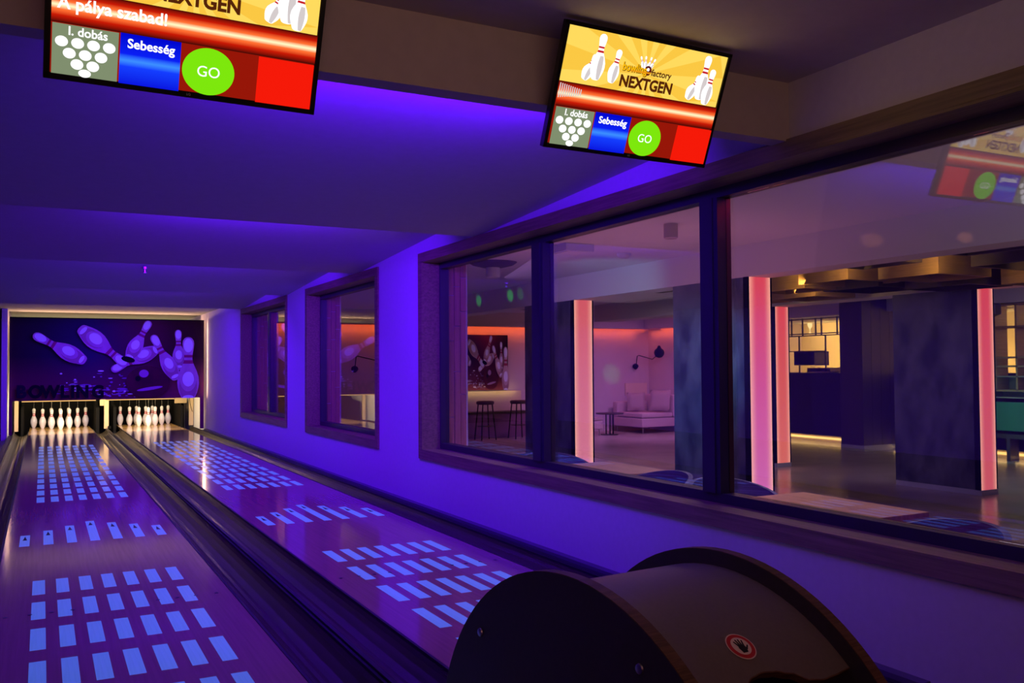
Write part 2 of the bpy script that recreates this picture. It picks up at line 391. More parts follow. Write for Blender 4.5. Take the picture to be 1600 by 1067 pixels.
for lx, side in ((0, 'left'), (LX, 'right')):
    for n, (a, b) in SPOTS.items():
        p = pin0 if first else copy_tree(pin0); first = False
        p.location = (lx+a*.1524, HP+b*.264, 0)
        hid = ', hidden from view' if side == 'left' and n in (5, 8, 9) else ''
        tag(p, 'white red-banded pin, %s lane, %s%s' % (side, POS[n], hid), 'bowling pin', 'pins on the %s lane' % side)

# masking unit ----------------------------------------------------
MX0, MX1, MY, MZ0, MZ1 = -.815, 2.345, 16.65, .60, 2.022
mk = empty('masking_unit', (MX0, MY, MZ0), label='wide bowling mural panel above the pins with flying pins and a ball', cat='mural')
MW, MH = MX1-MX0, MZ1-MZ0
def print_mat(name):
    m = mat(name, (.05, .02, .3), .6, spec=.15); n = m.node_tree.nodes; L = m.node_tree.links; b = n['Principled BSDF']
    tc = n.new('ShaderNodeTexCoord'); sx = n.new('ShaderNodeSeparateXYZ'); L.new(tc.outputs['Object'], sx.inputs[0])
    mr = n.new('ShaderNodeMapRange'); mr.inputs[1].default_value = 0; mr.inputs[2].default_value = MW; L.new(sx.outputs[0], mr.inputs[0])
    cr = n.new('ShaderNodeValToRGB'); L.new(mr.outputs[0], cr.inputs[0]); e = cr.color_ramp
    cs = [(0, (.02, .006, .015)), (.15, (.02, .01, .04)), (.4, (.03, .015, .12)), (.68, (.16, .02, .06)), (.84, (.06, .008, .018)), (1, (.015, .003, .006))]
    while len(e.elements) < len(cs): e.elements.new(.5)
    for el, (p_, c) in zip(e.elements, cs): el.position = p_; el.color = c+(1,)
    mz = n.new('ShaderNodeMapRange'); mz.inputs[1].default_value = .1; mz.inputs[2].default_value = .75; L.new(sx.outputs[2], mz.inputs[0])
    mx = n.new('ShaderNodeMix'); mx.data_type = 'RGBA'; L.new(mz.outputs[0], mx.inputs['Factor'])
    mx.inputs['A'].default_value = (.22, .04, .08, 1); L.new(cr.outputs[0], mx.inputs['B'])
    L.new(mx.outputs['Result'], b.inputs['Base Color']); return m
M_print = print_mat('mural_print')
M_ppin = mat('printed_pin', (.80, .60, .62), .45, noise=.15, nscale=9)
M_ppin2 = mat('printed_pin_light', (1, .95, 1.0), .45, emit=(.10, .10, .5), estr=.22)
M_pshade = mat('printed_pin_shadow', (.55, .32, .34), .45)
M_pred = mat('printed_stripe', (.45, .02, .10), .45)
M_pball = mat('printed_ball', (.12, .008, .02), .5, spec=.2, noise=.5, nscale=3)
M_pballh = mat('printed_ball_highlight', (.55, .30, .55), .4)
M_pdark = mat('printed_lettering', (.008, .004, .012), .6, spec=.1)
M_pfade = mat('printed_lettering_faded', (.02, .007, .03), .6, spec=.1)
M_pbok = mat('printed_lights', (1.0, .9, 1.0), .5, emit=(.12, .10, .5), estr=.22)
M_pbok2 = mat('printed_lights_dim', (.40, .22, .55), .5)
def pinpoly(hx, hy, bx, by, wk=1.0, z0=0, z1=15, off=0, ws=1):
    """pin silhouette from base (bx,by) to head (hx,hy)"""
    d = Vector((hx-bx, hy-by)); L_ = d.length; d.normalize(); n = Vector((-d[1], d[0])); k = L_/15
    zs = [z for r, z in PROF if z0 < z < z1]; zs = [z0]+zs+[z1]
    l = []; r_ = []
    if z0 == 0: zs = [0, .12, .35]+zs[1:]
    for z in zs:
        w_ = pr(min(max(z, 0), 14.999))*k*wk*ws*(.35 if z == 0 else .8 if z == .12 else 1)
        c = Vector((bx, by))+d*z*k+n*off*k
        l.append(tuple(c+n*w_)); r_.append(tuple(c-n*w_))
    return l+r_[::-1]
def ell(cx, cy, rx, ry, n=24, rot=0):
    return [(cx+rx*math.cos(t)*math.cos(rot)-ry*math.sin(t)*math.sin(rot), cy+rx*math.cos(t)*math.sin(rot)+ry*math.sin(t)*math.cos(rot)) for t in (2*PI*i/n for i in range(n))]
def UVc(x, y):
    u = (x-68)/1415; yb = 725-25*u; yt = 120+25*u
    return u*MW, (yb-y)/(yb-yt)*MH
def clip(pts, x0, x1, z0, z1):
    return [(min(max(a, x0), x1), min(max(b, z0), z1)) for a, b in pts]
def mural(e, full=True):
    ly = [0]
    def put(name, pts, m, par=e, **k):
        ly[0] += .0012
        return flat(clip(pts, .001, MW-.001, .001, MH-.001), -ly[0]-.02, .0005).build(name, m, par, **k)
    box('panel', (0, MW, -.02, .02, 0, MH), M_print, e)
    # town lights in the lower middle
    random.seed(11)
    for k in range(95):
        x = random.uniform(400, 960); y = 695-abs(random.gauss(0, 68))-(20 if x < 600 else 0)
        cx, cy = UVc(x, min(y, 700)); rr = random.uniform(.009, .026)
        st = random.choice((1, 1, 2.6, 4))
        put('light_dot', ell(cx, cy, rr*st, rr*.7, 10), random.choice((M_pbok, M_pbok2, M_pbok2)))
    def pin(h, b, wk=1.0, dark=False):
        hx, hy = UVc(*h); bx, by = UVc(*b)
        o = put('printed_pin', pinpoly(hx, hy, bx, by, wk), M_ppin)
        d = Vector((hx-bx, hy-by)); k = d.length/15; d.normalize(); an = math.atan2(d[1], d[0])
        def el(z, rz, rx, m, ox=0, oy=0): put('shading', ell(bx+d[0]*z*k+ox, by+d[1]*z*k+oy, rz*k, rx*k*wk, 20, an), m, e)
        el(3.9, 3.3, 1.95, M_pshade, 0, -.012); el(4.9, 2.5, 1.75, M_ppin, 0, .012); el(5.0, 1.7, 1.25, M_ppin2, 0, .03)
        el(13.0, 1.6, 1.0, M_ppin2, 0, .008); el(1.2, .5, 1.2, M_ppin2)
        for z0, z1 in ((8.9, 9.7), (10.3, 10.9)): put('printed_stripe', pinpoly(hx, hy, bx, by, wk, z0, z1), M_pred, e)
        if dark: put('pin_base', ell(bx, by, .115, .05, 20, -.25), M_pdark, e)
    pin((775, 505), (1125, 345), .95)
    cx, cy = UVc(1045, 587)
    put('printed_ball', ell(cx, cy, .37, .29, 40), M_pball)
    put('ball_shine', ell(cx+.03, cy-.12, .22, .028, 20, .15), M_pballh); put('ball_shine', ell(cx-.07, cy+.15, .08, .07, 20), M_pballh)
    put('ball_hole', ell(cx-.17, cy+.06, .045, .05, 16), M_pdark)
    pin((1272, 212), (1280, 500), .95)
    pin((890, 470), (545, 195), 1.0)
    pin((1055, 148), (895, 425), 1.02, True)
    pin((1075, 250), (1262, 572), .92)
    pin((228, 245), (590, 440), .95)
    pin((1348, 265), (1348, 735), 1.0)
    if full:
        for ch, x, w_ in (('B', 150, 1), ('O', 245, 1), ('W', 345, 1), ('L', 443, 1), ('I', 500, 1), ('N', 568, 1), ('G', 678, 1)):
            cx, cy = UVc(x, 660); ly[0] += .0003
            text('letter', ch, .29, M_pdark if ch != 'B' else M_pfade, e, (cx, -ly[0]-.021, cy), th=.0003, bold=1, fat=.05, sx=.9)
mural(mk)
for s, x in ((0, 0), (1, MW-.065)):
    box('mask_leg', (x, x+(.065 if s else .05), -.02, .02, -MZ0+.024, 0), M_print, mk)
box('top_trim', (0, MW, -.03, .02, MH-.004, MH+.012), M_blk, mk)

# pin machine behind the mask
pm = empty('pin_machine', (.86, 18.6, 0), label='black pit with curtain, kickbacks and cream posts behind the pins', cat='pin machine')
def pb(nm, b, m): box(nm, (b[0]-.86, b[1]-.86, b[2]-18.6, b[3]-18.6, b[4], b[5]), m, pm)
pb('pit_curtain', (-.8, 2.37, 19.45, 19.5, -.15, .75), M_blk)
for x0, x1 in ((-.66, -.62), (.60, .655), (.90, .95), (2.12, 2.17)):
    MB().prism([(18.05-18.6, -.12), (19.4-18.6, -.12), (19.4-18.6, .5), (18.7-18.6, .5), (18.6-18.6, .44), (18.05-18.6, .40)], x0-.86, x1-.86, 'yz').build('kickback', M_blk, pm)
pb('post', (.735, .815, 18.0, 18.04, .0, .8), M_cream); pb('post', (-.765, -.70, 18.0, 18.04, .0, .8), M_cream)
pb('post', (.66, .733, 18.01, 18.04, .44, .8), M_cream); pb('post', (2.30, 2.385, 18.2, 18.24, .0, .9), M_cream)
pb('post', (2.06, 2.29, 18.45, 18.5, .44, .9), M_cream)
pb('sensor_box', (.80, .85, 17.93, 17.99, .0, .05), M_blk)
MB().tube([(2.27-.86+.03*math.sin(i/8*2), 18.0-18.6, .62-.045*i) for i in range(5)]+[(2.30-.86+.012*i, 18.0-18.6, .40-.04*i) for i in range(1, 4)], .006, 6).build('cable', M_blk, pm)
for lx, lab in ((-.05, 'left'), (1.26, 'right')):
    e = empty('pin_lamp', (lx, 16.672, .60), label='thin yellow lamp strip under the mural over the %s pin deck' % lab, cat='lamp', group='pin deck lamps')
    box('housing', (-.59, .59, 0, .04, -.005, .03), M_blk, e)
    box('tube', (-.575, .575, -.004, .03, -.022, -.005), emis('pin_lamp_glow', (1, .55, .18), 1.0), e)
# partition and neighbouring mask on the far left
box('wall_partition', (-.93, -.845, 16.6, 19.9, -.1, 2.17), M_wall, kind='structure', label='white partition pier left of the mural')
nb = empty('masking_unit', (-4.35, MY, MZ0), label='dark mural panel of the neighbouring lanes at the left edge', cat='mural')
box('panel', (0, 3.41, -.02, .02, -.45, MH), M_print, nb)
box('shelf_strip', (3.35, 3.41, -.03, -.02, -.01, .01), M_cream, nb)
# blacklight fixtures hidden in the saw teeth
bl = empty('blacklight_fixture')
box('housing', (-.75, .75, 0, .02, 0, .06), M_blk, bl)
MB().tube([(-.7, .026, .03), (.7, .026, .03)], .005, 8).build('tube', emis('uv_tube', (.12, 0, 1), 2), bl)
for i, (yy, w_) in enumerate(zip((2.002, 4.932, 7.642, 10.502), ('the dropped beam', 'the first ceiling step', 'the second ceiling step', 'the third ceiling step'))):
    o = bl if i == 0 else copy_tree(bl); o.location = (.85, yy, 2.09)
    tag(o, 'slim blacklight fixture hidden behind '+w_, 'light fixture', 'blacklight fixtures')

# ================================================================ MONITORS
SY = lambda r, g, b, s=1.0: emis('screen_%d_%d_%d' % (r, g, b), srgb(r, g, b), s)
S_rays = [SY(252, 214, 92, 1.05), SY(246, 196, 66, 1.05)]
S_white = SY(255, 255, 255, 1.15); S_brown = SY(92, 40, 12, .8); S_org = SY(235, 150, 20); S_mar = SY(90, 16, 20)
S_green = SY(120, 222, 12, 1.1); S_dred = SY(150, 22, 8); S_red = SY(236, 24, 8, 1.1); S_grey = SY(128, 142, 110); S_pshade = SY(214, 205, 205); S_prd = SY(200, 30, 40)
SWd, SHt = .704, .402
S_bar = ramp_emis('screen_glow_bar', 2, .0, .0845, [(0, srgb(40, 8, 5)), (.22, srgb(190, 24, 5)), (.40, srgb(250, 110, 50)), (.52, srgb(255, 240, 190)), (.64, srgb(250, 110, 50)), (.8, srgb(190, 24, 5)), (1, srgb(40, 10, 5))], 1.15)
S_blue = ramp_emis('screen_blue', 2, 0, .1326, [(0, srgb(10, 20, 220)), (.35, srgb(20, 60, 250)), (.47, srgb(60, 140, 255)), (.6, srgb(10, 30, 240)), (1, srgb(0, 5, 200))], 1.05)
def monitor(loc, yw, pt, label, bar_text):
    e = empty('monitor', loc, label=label, cat='monitor', group='hanging score monitors'); e.rotation_euler = (pt, 0, yw)
    e.scale = (.98, .98, .98); W2, H2 = .735/2, .43/2
    mb = MB().box(-W2, W2, 0, .02, -H2, H2); mb.box(-.24, .24, .02, .04, -.02, .15); mb.build('housing', M_bez, e, bevel=.002)
    mb = MB(); t = .014
    mb.box(-W2, W2, -.006, 0, -H2, -H2+t+.003); mb.box(-W2, W2, -.006, 0, H2-t+.003, H2)
    mb.box(-W2, -W2+t, -.006, 0, -H2, H2); mb.box(W2-t, W2, -.006, 0, -H2, H2); mb.build('bezel', M_bez, e)
    scr = box('screen', (-SWd/2, SWd/2, -.001, 0, -SHt/2, SHt/2), S_dred, e)
    def P(u, v): return (u-.5)*SWd, (.5-v)*SHt
    lay = [.0012]
    def put(nm, pts, m, dz=.00035):
        lay[0] += dz; return flat(pts, -lay[0], .0001).build(nm, m, scr)
    def rect(nm, u0, v0, u1, v1, m):
        (x0, z1), (x1, z0) = P(u0, v0), P(u1, v1)
        o = put(nm, [(0, 0), (x1-x0, 0), (x1-x0, z1-z0), (0, z1-z0)], m); o.location = (x0, 0, z0); return o
    # banner with sun rays
    rect('banner', 0, 0, 1, .46, S_rays[0])
    c = P(.5, .28); n = 26; x0, z1 = P(0, 0); x1, z0 = P(1, .46)
    for k in range(0, n, 2):
        a, b = 2*PI*k/n+.1, 2*PI*(k+1)/n+.1
        def hit(t):
            dx, dz = math.cos(t), math.sin(t); s = 9
            if dx > 0: s = min(s, (x1-c[0])/dx)
            if dx < 0: s = min(s, (x0-c[0])/dx)
            if dz > 0: s = min(s, (z1-c[1])/dz)
            if dz < 0: s = min(s, (z0-c[1])/dz)
            return c[0]+dx*s, c[1]+dz*s
        put('ray', [c, hit(a), hit(b)], S_rays[1], .00001)
    def pin(hu, hv, bu, bv, wk=1.0):
        h, b = P(hu, hv), P(bu, bv)
        put('banner_pin', pinpoly(h[0], h[1], b[0], b[1], wk), S_white, .0002)
        put('banner_pin_shade', pinpoly(h[0], h[1], b[0], b[1], wk, .3, 8, -.9, .35), S_pshade, .0001)
        for z0_, z1_ in ((9, 9.7), (10.4, 11)): put('banner_stripe', pinpoly(h[0], h[1], b[0], b[1], wk, z0_, z1_), S_prd, .0001)
    pin(.185, .20, .135, .42, 1.5); pin(.205, .02, .20, .41, 1.2); pin(.315, .12, .295, .41, 1.25)
    pin(.845, .21, .79, .43, 1.5); pin(.875, .02, .865, .42, 1.2); pin(.925, .13, .91, .455, 1.25)
    for k, (hu, bu) in enumerate(((.445, .475), (.475, .485), (.51, .50), (.535, .51))): pin(hu, .13+(.01 if k in (0, 3) else 0), bu, .24, 1)
    lay[0] += .0002
    text('logo_word', 'bowling', .040, S_brown, scr, (P(.421, .25)[0]+.001, -lay[0]-.0002, P(.421, .25)[1]-.001), bold=1, th=.0001, fat=.05, sx=.85)
    text('logo_word', 'bowling', .040, SY(255, 190, 10), scr, (P(.42, .25)[0], -lay[0]-.0005, P(.42, .25)[1]), bold=1, th=.0001, fat=.02, sx=.85)
    text('logo_word', 'factory', .032, S_brown, scr, (P(.59, .262)[0], -lay[0]-.0003, P(.59, .262)[1]), bold=1, th=.0001)
    bx, bz = P(.502, .25); put('logo_ball', ell(bx, bz, .016, .017, 20), S_mar); put('logo_ball_shine', ell(bx, bz+.004, .006, .006, 12), S_white)
    put('logo_swoosh', [(bx-.075, bz-.012), (bx+.012, bz-.010), (bx+.014, bz-.004), (bx-.075, bz-.007)], S_org)
    text('banner_word', 'NEXTGEN', .054, S_brown, scr, (P(.51, .375)[0], -lay[0]-.0003, P(.51, .375)[1]), bold=1, th=.0001, sx=.95, fat=.04)
    rect('glow_bar', 0, .46, 1, .67, S_bar)
    if bar_text:
        text('bar_word', bar_text, .044, S_white, scr, (P(.02, .545)[0], -lay[0]-.0004, P(.02, .545)[1]), align='LEFT', bold=1, th=.0001)
    else:
        for k in range(11): rect('bar_smear', .004+.012*k, .475+.003*k, .010+.012*k, .60-.004*k, S_pshade)
    rect('throw_tile', .004, .675, .232, .995, S_grey); rect('speed_tile', .238, .67, .46, 1, S_blue)
    rect('red_tile', .765, .675, .998, .998, S_red)
    gx, gz = P(.57, .838); put('go_disc', ell(gx, gz, .072, .0645, 48), S_green)
    for row, (cnt, v) in enumerate(((4, .785), (3, .855), (2, .92), (1, .972))):
        for i in range(cnt):
            x, z = P(.118, v); put('pin_dot', ell(x+(i-(cnt-1)/2)*.0385, z, .0155, .0135 if row < 3 else .0105, 24), S_white, .00005)
    lay[0] += .0003
    text('tile_word', 'I. dobás', .031, S_white, scr, (P(.125, .715)[0], -lay[0], P(.125, .715)[1]), th=.0001, bold=1)
    text('tile_word', 'Sebesség', .034, S_white, scr, (P(.35, .735)[0], -lay[0], P(.35, .735)[1]), th=.0001, bold=1)
    text('tile_word', 'GO', .042, S_white, scr, (gx, -lay[0], gz-.002), th=.0001)
    text('maker_mark', 'LG', .009, M_grey, e, (0, -.0065, -H2+.009), th=.0001)
    # bracket up to the ceiling
    mb = MB().box(-.07, .07, .04, .05, -.0, .14); mb.build('bracket_plate', M_blk, e)
    c_, s_ = math.cos(pt), math.sin(pt)
    topz = (2.27-loc[2])/.98; y0, z0 = .045, .10
    # world vertical in local axes = (0, s, c)
    kk = (topz-c_*z0+s_*y0); MB().tube([(0, y0, z0), (0, y0+s_*kk, z0+c_*kk)], .014, 10).build('ceiling_pole', M_blk, e)
    return e
monitor((.040, 1.756, 2.070), .041, .366, 'score monitor hanging over the left lane, cut by the top edge of the photo', 'A pálya szabad!')
monitor((1.566, 1.802, 2.067), .020, .400, 'score monitor hanging over the right lane, fully in view', None)

# ================================================================ BALL RETURN
br = empty('ball_return', (.6, .735, 0), .0892, label='dark curved ball return hood in the foreground with a hand warning sticker', cat='ball return')
CZ, RR = .168, .53
def disc(x0, x1):
    pts = [(RR*math.cos(R(a)), CZ+RR*math.sin(R(a))) for a in range(-18, 199, 4)]
    pts = [(pts[0][0], 0)]+pts+[(pts[-1][0], 0)]
    return MB().prism(pts, x0, x1, 'yz')
def addside(x0, x1, sgn):
    sd = disc(x0, x1).build('side_panel', M_side, br, smooth=True)
    ed = MB(); n = 54
    for i in range(n):
        a, b = R(-15+210*i/n), R(-15+210*(i+1)/n)
        vs = [(x, r*math.cos(t), CZ+r*math.sin(t)) for t in (a, b) for r in (RR+.0012, RR-.002) for x in (x0+.001, x1-.001)]
        ed.add(vs, [(0, 1, 5, 4), (2, 6, 7, 3), (0, 4, 6, 2), (1, 3, 7, 5)])
    ed.build('panel_edge', M_ply, br, smooth=True, label='plywood edge band of the side panel')
addside(0, .028, 1); addside(.42, .448, -1)
# cover: curved sheet ending in a scalloped lip
RC = .497
def lip(a):
    P_ = [(.0, 166), (.10, 160), (.125, 134.5), (.15, 130.5), (.18, 128.8), (.21, 128.3), (.24, 128.8), (.27, 130), (.31, 132.6), (.34, 133.2), (.37, 133), (.42, 132.4), (.5, 132.4)]
    for (x0, y0), (x1, y1) in zip(P_, P_[1:]):
        if x0 <= a <= x1: t = (a-x0)/(x1-x0); t = t*t*(3-2*t); return y0+(y1-y0)*t
mb = MB(); NA, NT = 44, 30; vs = []; T = .016
for k in range(2):
    r = RC-T*k
    for i in range(NA+1):
        a = .028+(.42-.028)*i/NA; th1 = lip(a)
        for j in range(NT+1):
            th = R(22+(th1-22)*j/NT); vs.append((a, r*math.cos(th), CZ+r*math.sin(th)))
N1 = (NA+1)*(NT+1); fs = []
ix = lambda k, i, j: k*N1+i*(NT+1)+j
for i in range(NA):
    for j in range(NT):
        fs.append((ix(0, i, j), ix(0, i+1, j), ix(0, i+1, j+1), ix(0, i, j+1))); fs.append((ix(1, i, j), ix(1, i, j+1), ix(1, i+1, j+1), ix(1, i+1, j)))
mb.add(vs, fs); mb.build('hood_cover', M_cover, br, smooth=True)
mb = MB()
for i in range(NA):
    q = [vs[ix(0, i, NT)], vs[ix(0, i+1, NT)], vs[ix(1, i+1, NT)], vs[ix(1, i, NT)]]
    o_ = [Vector(p)+Vector((0, -.0015, -.002)) for p in q]
    mb.add(q+o_, [(0, 1, 5, 4), (4, 5, 6, 7), (3, 7, 6, 2)])
mb.build('cover_lip', M_ply, br, smooth=True, label='pale plywood edge of the scalloped opening')
box('inner_floor', (.028, .42, -.42, .42, .0, .18), M_blk, br)
for (t_, z_) in ((.333, .34), (-.217, .409)):
    o = MB().lathe([(.010, 0), (.009, .003), (.004, .004)], 14).build('screw', M_screw, br, smooth=True); o.location = (0, t_, CZ+z_); o.rotation_euler = (0, -PI/2, 0)
# warning sticker, laid on the curve
st = empty('sticker_base', (.207, RC*math.cos(R(121.6)), CZ+RC*math.sin(R(121.6)))); st.parent = br
st.name = 'warning_sticker'; st.rotation_euler = (R(121.6-90), 0, 0); st.scale = (1.15, 1.15, 1)
def sheet(nm, pts, m, lz):
    o = MB().prism(pts, lz, lz+.0002, 'xy')
    # bend to the cylinder
    o.v = [(x, y, z-(y*y)/(2*RC)) for x, y, z in o.v]; return o.build(nm, m, st)
M_sw = mat('sticker_white', (.85, .75, .62), .5); M_sr = mat('sticker_red', (.60, .02, .03), .5)
sheet('sticker_rim', ell(0, 0, .0265, .0265, 40), M_sw, .0010); sheet('sticker_ring', ell(0, 0, .0245, .0245, 40), M_sr, .0014)
sheet('sticker_field', ell(0, 0, .0178, .0178, 40), M_sw, .0018)
def cap(x0, y0, x1, y1, w0, w1):
    d = Vector((x1-x0, y1-y0)).normalized(); n = Vector((-d[1], d[0]))
    a = math.atan2(n[1], n[0])
    return [(x0+w0*n[0], y0+w0*n[1])]+[(x0-w0*n[0], y0-w0*n[1])]+[(x1+w1*math.cos(a-PI+t), y1+w1*math.sin(a-PI+t)) for t in (PI*i/6 for i in range(7))]
hand = MB()
def hs(pts):
    o = MB().prism(pts, .0022, .0026, 'xy'); hand.add([(x, y, z-(y*y)/(2*RC)) for x, y, z in o.v], o.f)
hs([(-.0055, -.0135), (.0045, -.0135), (.0070, -.006), (.0066, .0015), (-.0060, .0020), (-.0075, -.004)])
for x0, y0, x1, y1 in ((-.005, .001, -.0082, .0095), (-.0015, .001, -.0028, .0125), (.0020, .001, .0030, .0122), (.0052, .000, .0085, .0095), (.006, -.008, .0125, -.0015)):
    hs(cap(x0, y0, x1, y1, .0016, .0012))
hand.build('hand_symbol', M_black, st)

# ================================================================ LOUNGE
# columns with glowing ends
def panel_mat(name, top, mid, bot, s=1.0):
    m = ramp_emis(name, 2, 0, 2.4, [(0, srgb(*bot)), (.55, srgb(*mid)), (1, srgb(*top))], s); n = m.node_tree.nodes; L = m.node_tree.links
    # the lamps run up both edges of the light box, so the diffuser is whiter there
    tc = n.new('ShaderNodeTexCoord'); sx = n.new('ShaderNodeSeparateXYZ'); L.new(tc.outputs['Object'], sx.inputs[0])
    ab = n.new('ShaderNodeMath'); ab.operation = 'ABSOLUTE'; L.new(sx.outputs[0], ab.inputs[0])
    mr = n.new('ShaderNodeMapRange'); mr.inputs[1].default_value = .04; mr.inputs[2].default_value = .138; mr.inputs[4].default_value = .85; L.new(ab.outputs[0], mr.inputs[0])
    pw = n.new('ShaderNodeMath'); pw.operation = 'POWER'; pw.inputs[1].default_value = 2; L.new(mr.outputs[0], pw.inputs[0])
    mx = n.new('ShaderNodeMix'); mx.data_type = 'RGBA'; L.new(pw.outputs[0], mx.inputs['Factor'])
    cr = [x for x in n if x.type == 'VALTORGB'][0]; L.new(cr.outputs[0], mx.inputs['A']); mx.inputs['B'].default_value = (1.5, .72, .5, 1)
    L.new(mx.outputs['Result'], n['Emission'].inputs[0]); return m
def column(x0, x1, y0, y1, m, label, ht=2.0, panel=True):
    e = empty('column', ((x0+x1)/2, y0, ZF), label=label, cat='column', group='columns with glowing end panels'); h = ht-ZF; hw = (x1-x0)/2
    box('core', (-hw, hw, .05, y1-y0, .06, h+.4), M_stone, e)
    box('plinth', (-hw, hw, -.012, y1-y0, 0, .06), M_grey, e)
    for s in (-1, 1): box('edge_trim', (s*hw-.012, s*hw+.012, 0, .06, .06, h), M_blk, e)
    if panel: box('light_panel', (-hw+.012, hw-.012, .0, .05, .06, h), m, e, label='glowing coral pink light panel')
    return e
PA = panel_mat('panel_pink', (248, 78, 92), (235, 95, 160), (232, 120, 200), 1.05)
PB = panel_mat('panel_coral', (250, 80, 95), (248, 92, 112), (240, 105, 118), 1.0)
PC = panel_mat('panel_rose', (250, 105, 112), (245, 125, 150), (245, 140, 170), 1.05)
PD = panel_mat('panel_red', (250, 80, 85), (245, 100, 90), (245, 120, 110), 1.0)
column(5.89, 6.19, 5.98, 7.18, PA, 'column with pink glowing panel behind the right mullion')
column(5.89, 6.19, 9.29, 10.64, PC, 'column with pale rose glowing panel left of the armchair view')
column(9.27, 9.57, 5.88, 7.04, PB, 'column with coral glowing panel near the right edge')
column(9.40, 9.68, 9.25, 10.4, PD, 'column with narrow glowing panel just beside the pink column')
column(5.89, 6.19, -1.5, -.3, PB, 'column outside the frame beside the lounge tables')
n_ = 3
for (x0, x1, y0, y1) in ((5.88, 6.20, -3, 7.2), (5.88, 6.20, 7.2, 14.0), (9.26, 9.70, -3, 14.0)):
    box('trim_%d' % n_, (x0, x1, y0, y1, 2.0, ZC), M_soffit, kind='structure', label='white soffit beam over the lounge columns'); n_ += 1
# cove over the back walls: soffit with LED strip shining down the wall
M_cove = emis('cove_strip', (1, .13, .02), 5)
box('trim_%d' % n_, (2.8, 12.85, 16.6, 17.02, 2.02, ZC), M_lwall, kind='structure', label='dropped soffit above the lounge back wall')
box('trim_%d' % (n_+1), (12.35, 12.77, 14.6, 16.6, 2.02, ZC), M_lwall, kind='structure', label='dropped soffit above the lounge side wall')
c = empty('cove_light', (7.8, 17.06, 2.05), label='orange cove light strip along the lounge back wall', cat='light strip')
box('strip', (-4.7, 4.95, -.03, .03, 0, .01), M_cove, c)
c = empty('cove_light', (12.81, 15.8, 2.05), label='orange cove light strip along the lounge side wall', cat='light strip')
box('strip', (-.03, .03, -1.1, 1.2, 0, .01), M_cove, c)
area((7.8, 16.98, 1.99), (0, .5, -1), 9.3, .04, (1, .15, .03), 12, 150, 'cove_glow')
area((12.73, 15.8, 1.99), (.5, 0, -1), 2.3, .04, (1, .15, .05), 3, 150, 'cove_glow')

# second mural on the lounge back wall
m2 = empty('mural', (7.35, 17.06, .62), label='dim red lit bowling mural on the lounge back wall', cat='mural'); m2.scale = (.50, 1, .86)
mural(m2, False)
# high counter with two stools below that mural
cb = empty('buffet_counter', (8.3, 16.75, ZF), label='cream lit counter below the lounge mural', cat='counter')
box('counter_body', (-1.3, .95, -.15, .25, 0, .52), mat('counter_maroon', (.25, .10, .22), .5), cb)
box('counter_top', (-1.32, .97, -.18, .25, .52, .56), M_dkwood, cb)
box('splashback', (-1.3, .95, .27, .30, .56, 1.0), M_cylw, cb)
area((8.1, 16.85, .57), (0, 1, .3), 2.0, .04, (1, .7, .3), 1.2, 160, 'counter_glow')
def stool(x, y, label):
    e = empty('bar_stool', (x, y, ZF), label=label, cat='stool', group='stools at the lounge counter')
    MB().lathe([(.17, .74), (.19, .76), (.19, .80), (.16, .815)], 20).build('seat', M_dkwood, e, smooth=True)
    for s in (-1, 1):
        for t in (-1, 1): MB().tube([(.11*s, .11*t, .75), (.17*s, .17*t, 0)], .014, 6).build('leg', M_metal, e)
    MB().lathe([(.17, .28), (.18, .285), (.17, .29)], 20).build('foot_ring', M_metal, e)
stool(7.95, 16.2, 'dark bar stool left of the two at the lounge counter'); stool(8.75, 16.2, 'dark bar stool right of the two at the lounge counter')

# armchair with cushions
ac = empty('armchair', (12.22, 16.38, ZF), R(3), label='wide pale linen armchair in the lounge corner', cat='armchair')
box('seat_base', (-.56, .50, -.56, .50, .14, .34), M_fab, ac, bevel=.02); box('seat_cushion', (-.55, .34, -.55, .34, .355, .46), M_fab, ac, bevel=.03)
box('backrest', (.36, .54, -.56, .54, .345, .86), M_fab, ac, bevel=.05); box('armrest', (-.56, .35, .36, .54, .345, .70), M_fab, ac, bevel=.04)
for s in (-1, 1):
    for t in (-1, 1): MB().lathe([(.014, 0), (.02, .14)], 8, (.47*s, .47*t, 0)).build('leg', M_screw, ac)
def cushion(loc, rot, label, sz=.46):
    n = 8; mb = MB()
    for s in (-1, 1):
        vs = []; fs = []
        for i in range(n+1):
            for j in range(n+1):
                u, v = 2*i/n-1, 2*j/n-1; pinch = 1-.07*(1-abs(u))*abs(v)**3-.07*(1-abs(v))*abs(u)**3
                vs.append((u*sz/2*pinch, s*.085*(max(0, 1-u**4)*max(0, 1-v**4))**.6, v*sz/2*pinch))
        for i in range(n):
            for j in range(n): fs.append((i*(n+1)+j, (i+1)*(n+1)+j, (i+1)*(n+1)+j+1, i*(n+1)+j+1))
        mb.add(vs, fs)
    o = mb.build('cushion', M_fabd, smooth=True, label=label, cat='cushion', group='cushions on the armchair'); o.location = loc; o.rotation_euler = rot
cushion((12.0, 16.45, .30), (R(-14), 0, R(-25)), 'left patterned cushion leaning on the armchair', .44)
cushion((12.36, 16.02, .33), (R(-14), 0, R(-55)), 'right plain cushion leaning in the armchair corner', .50)
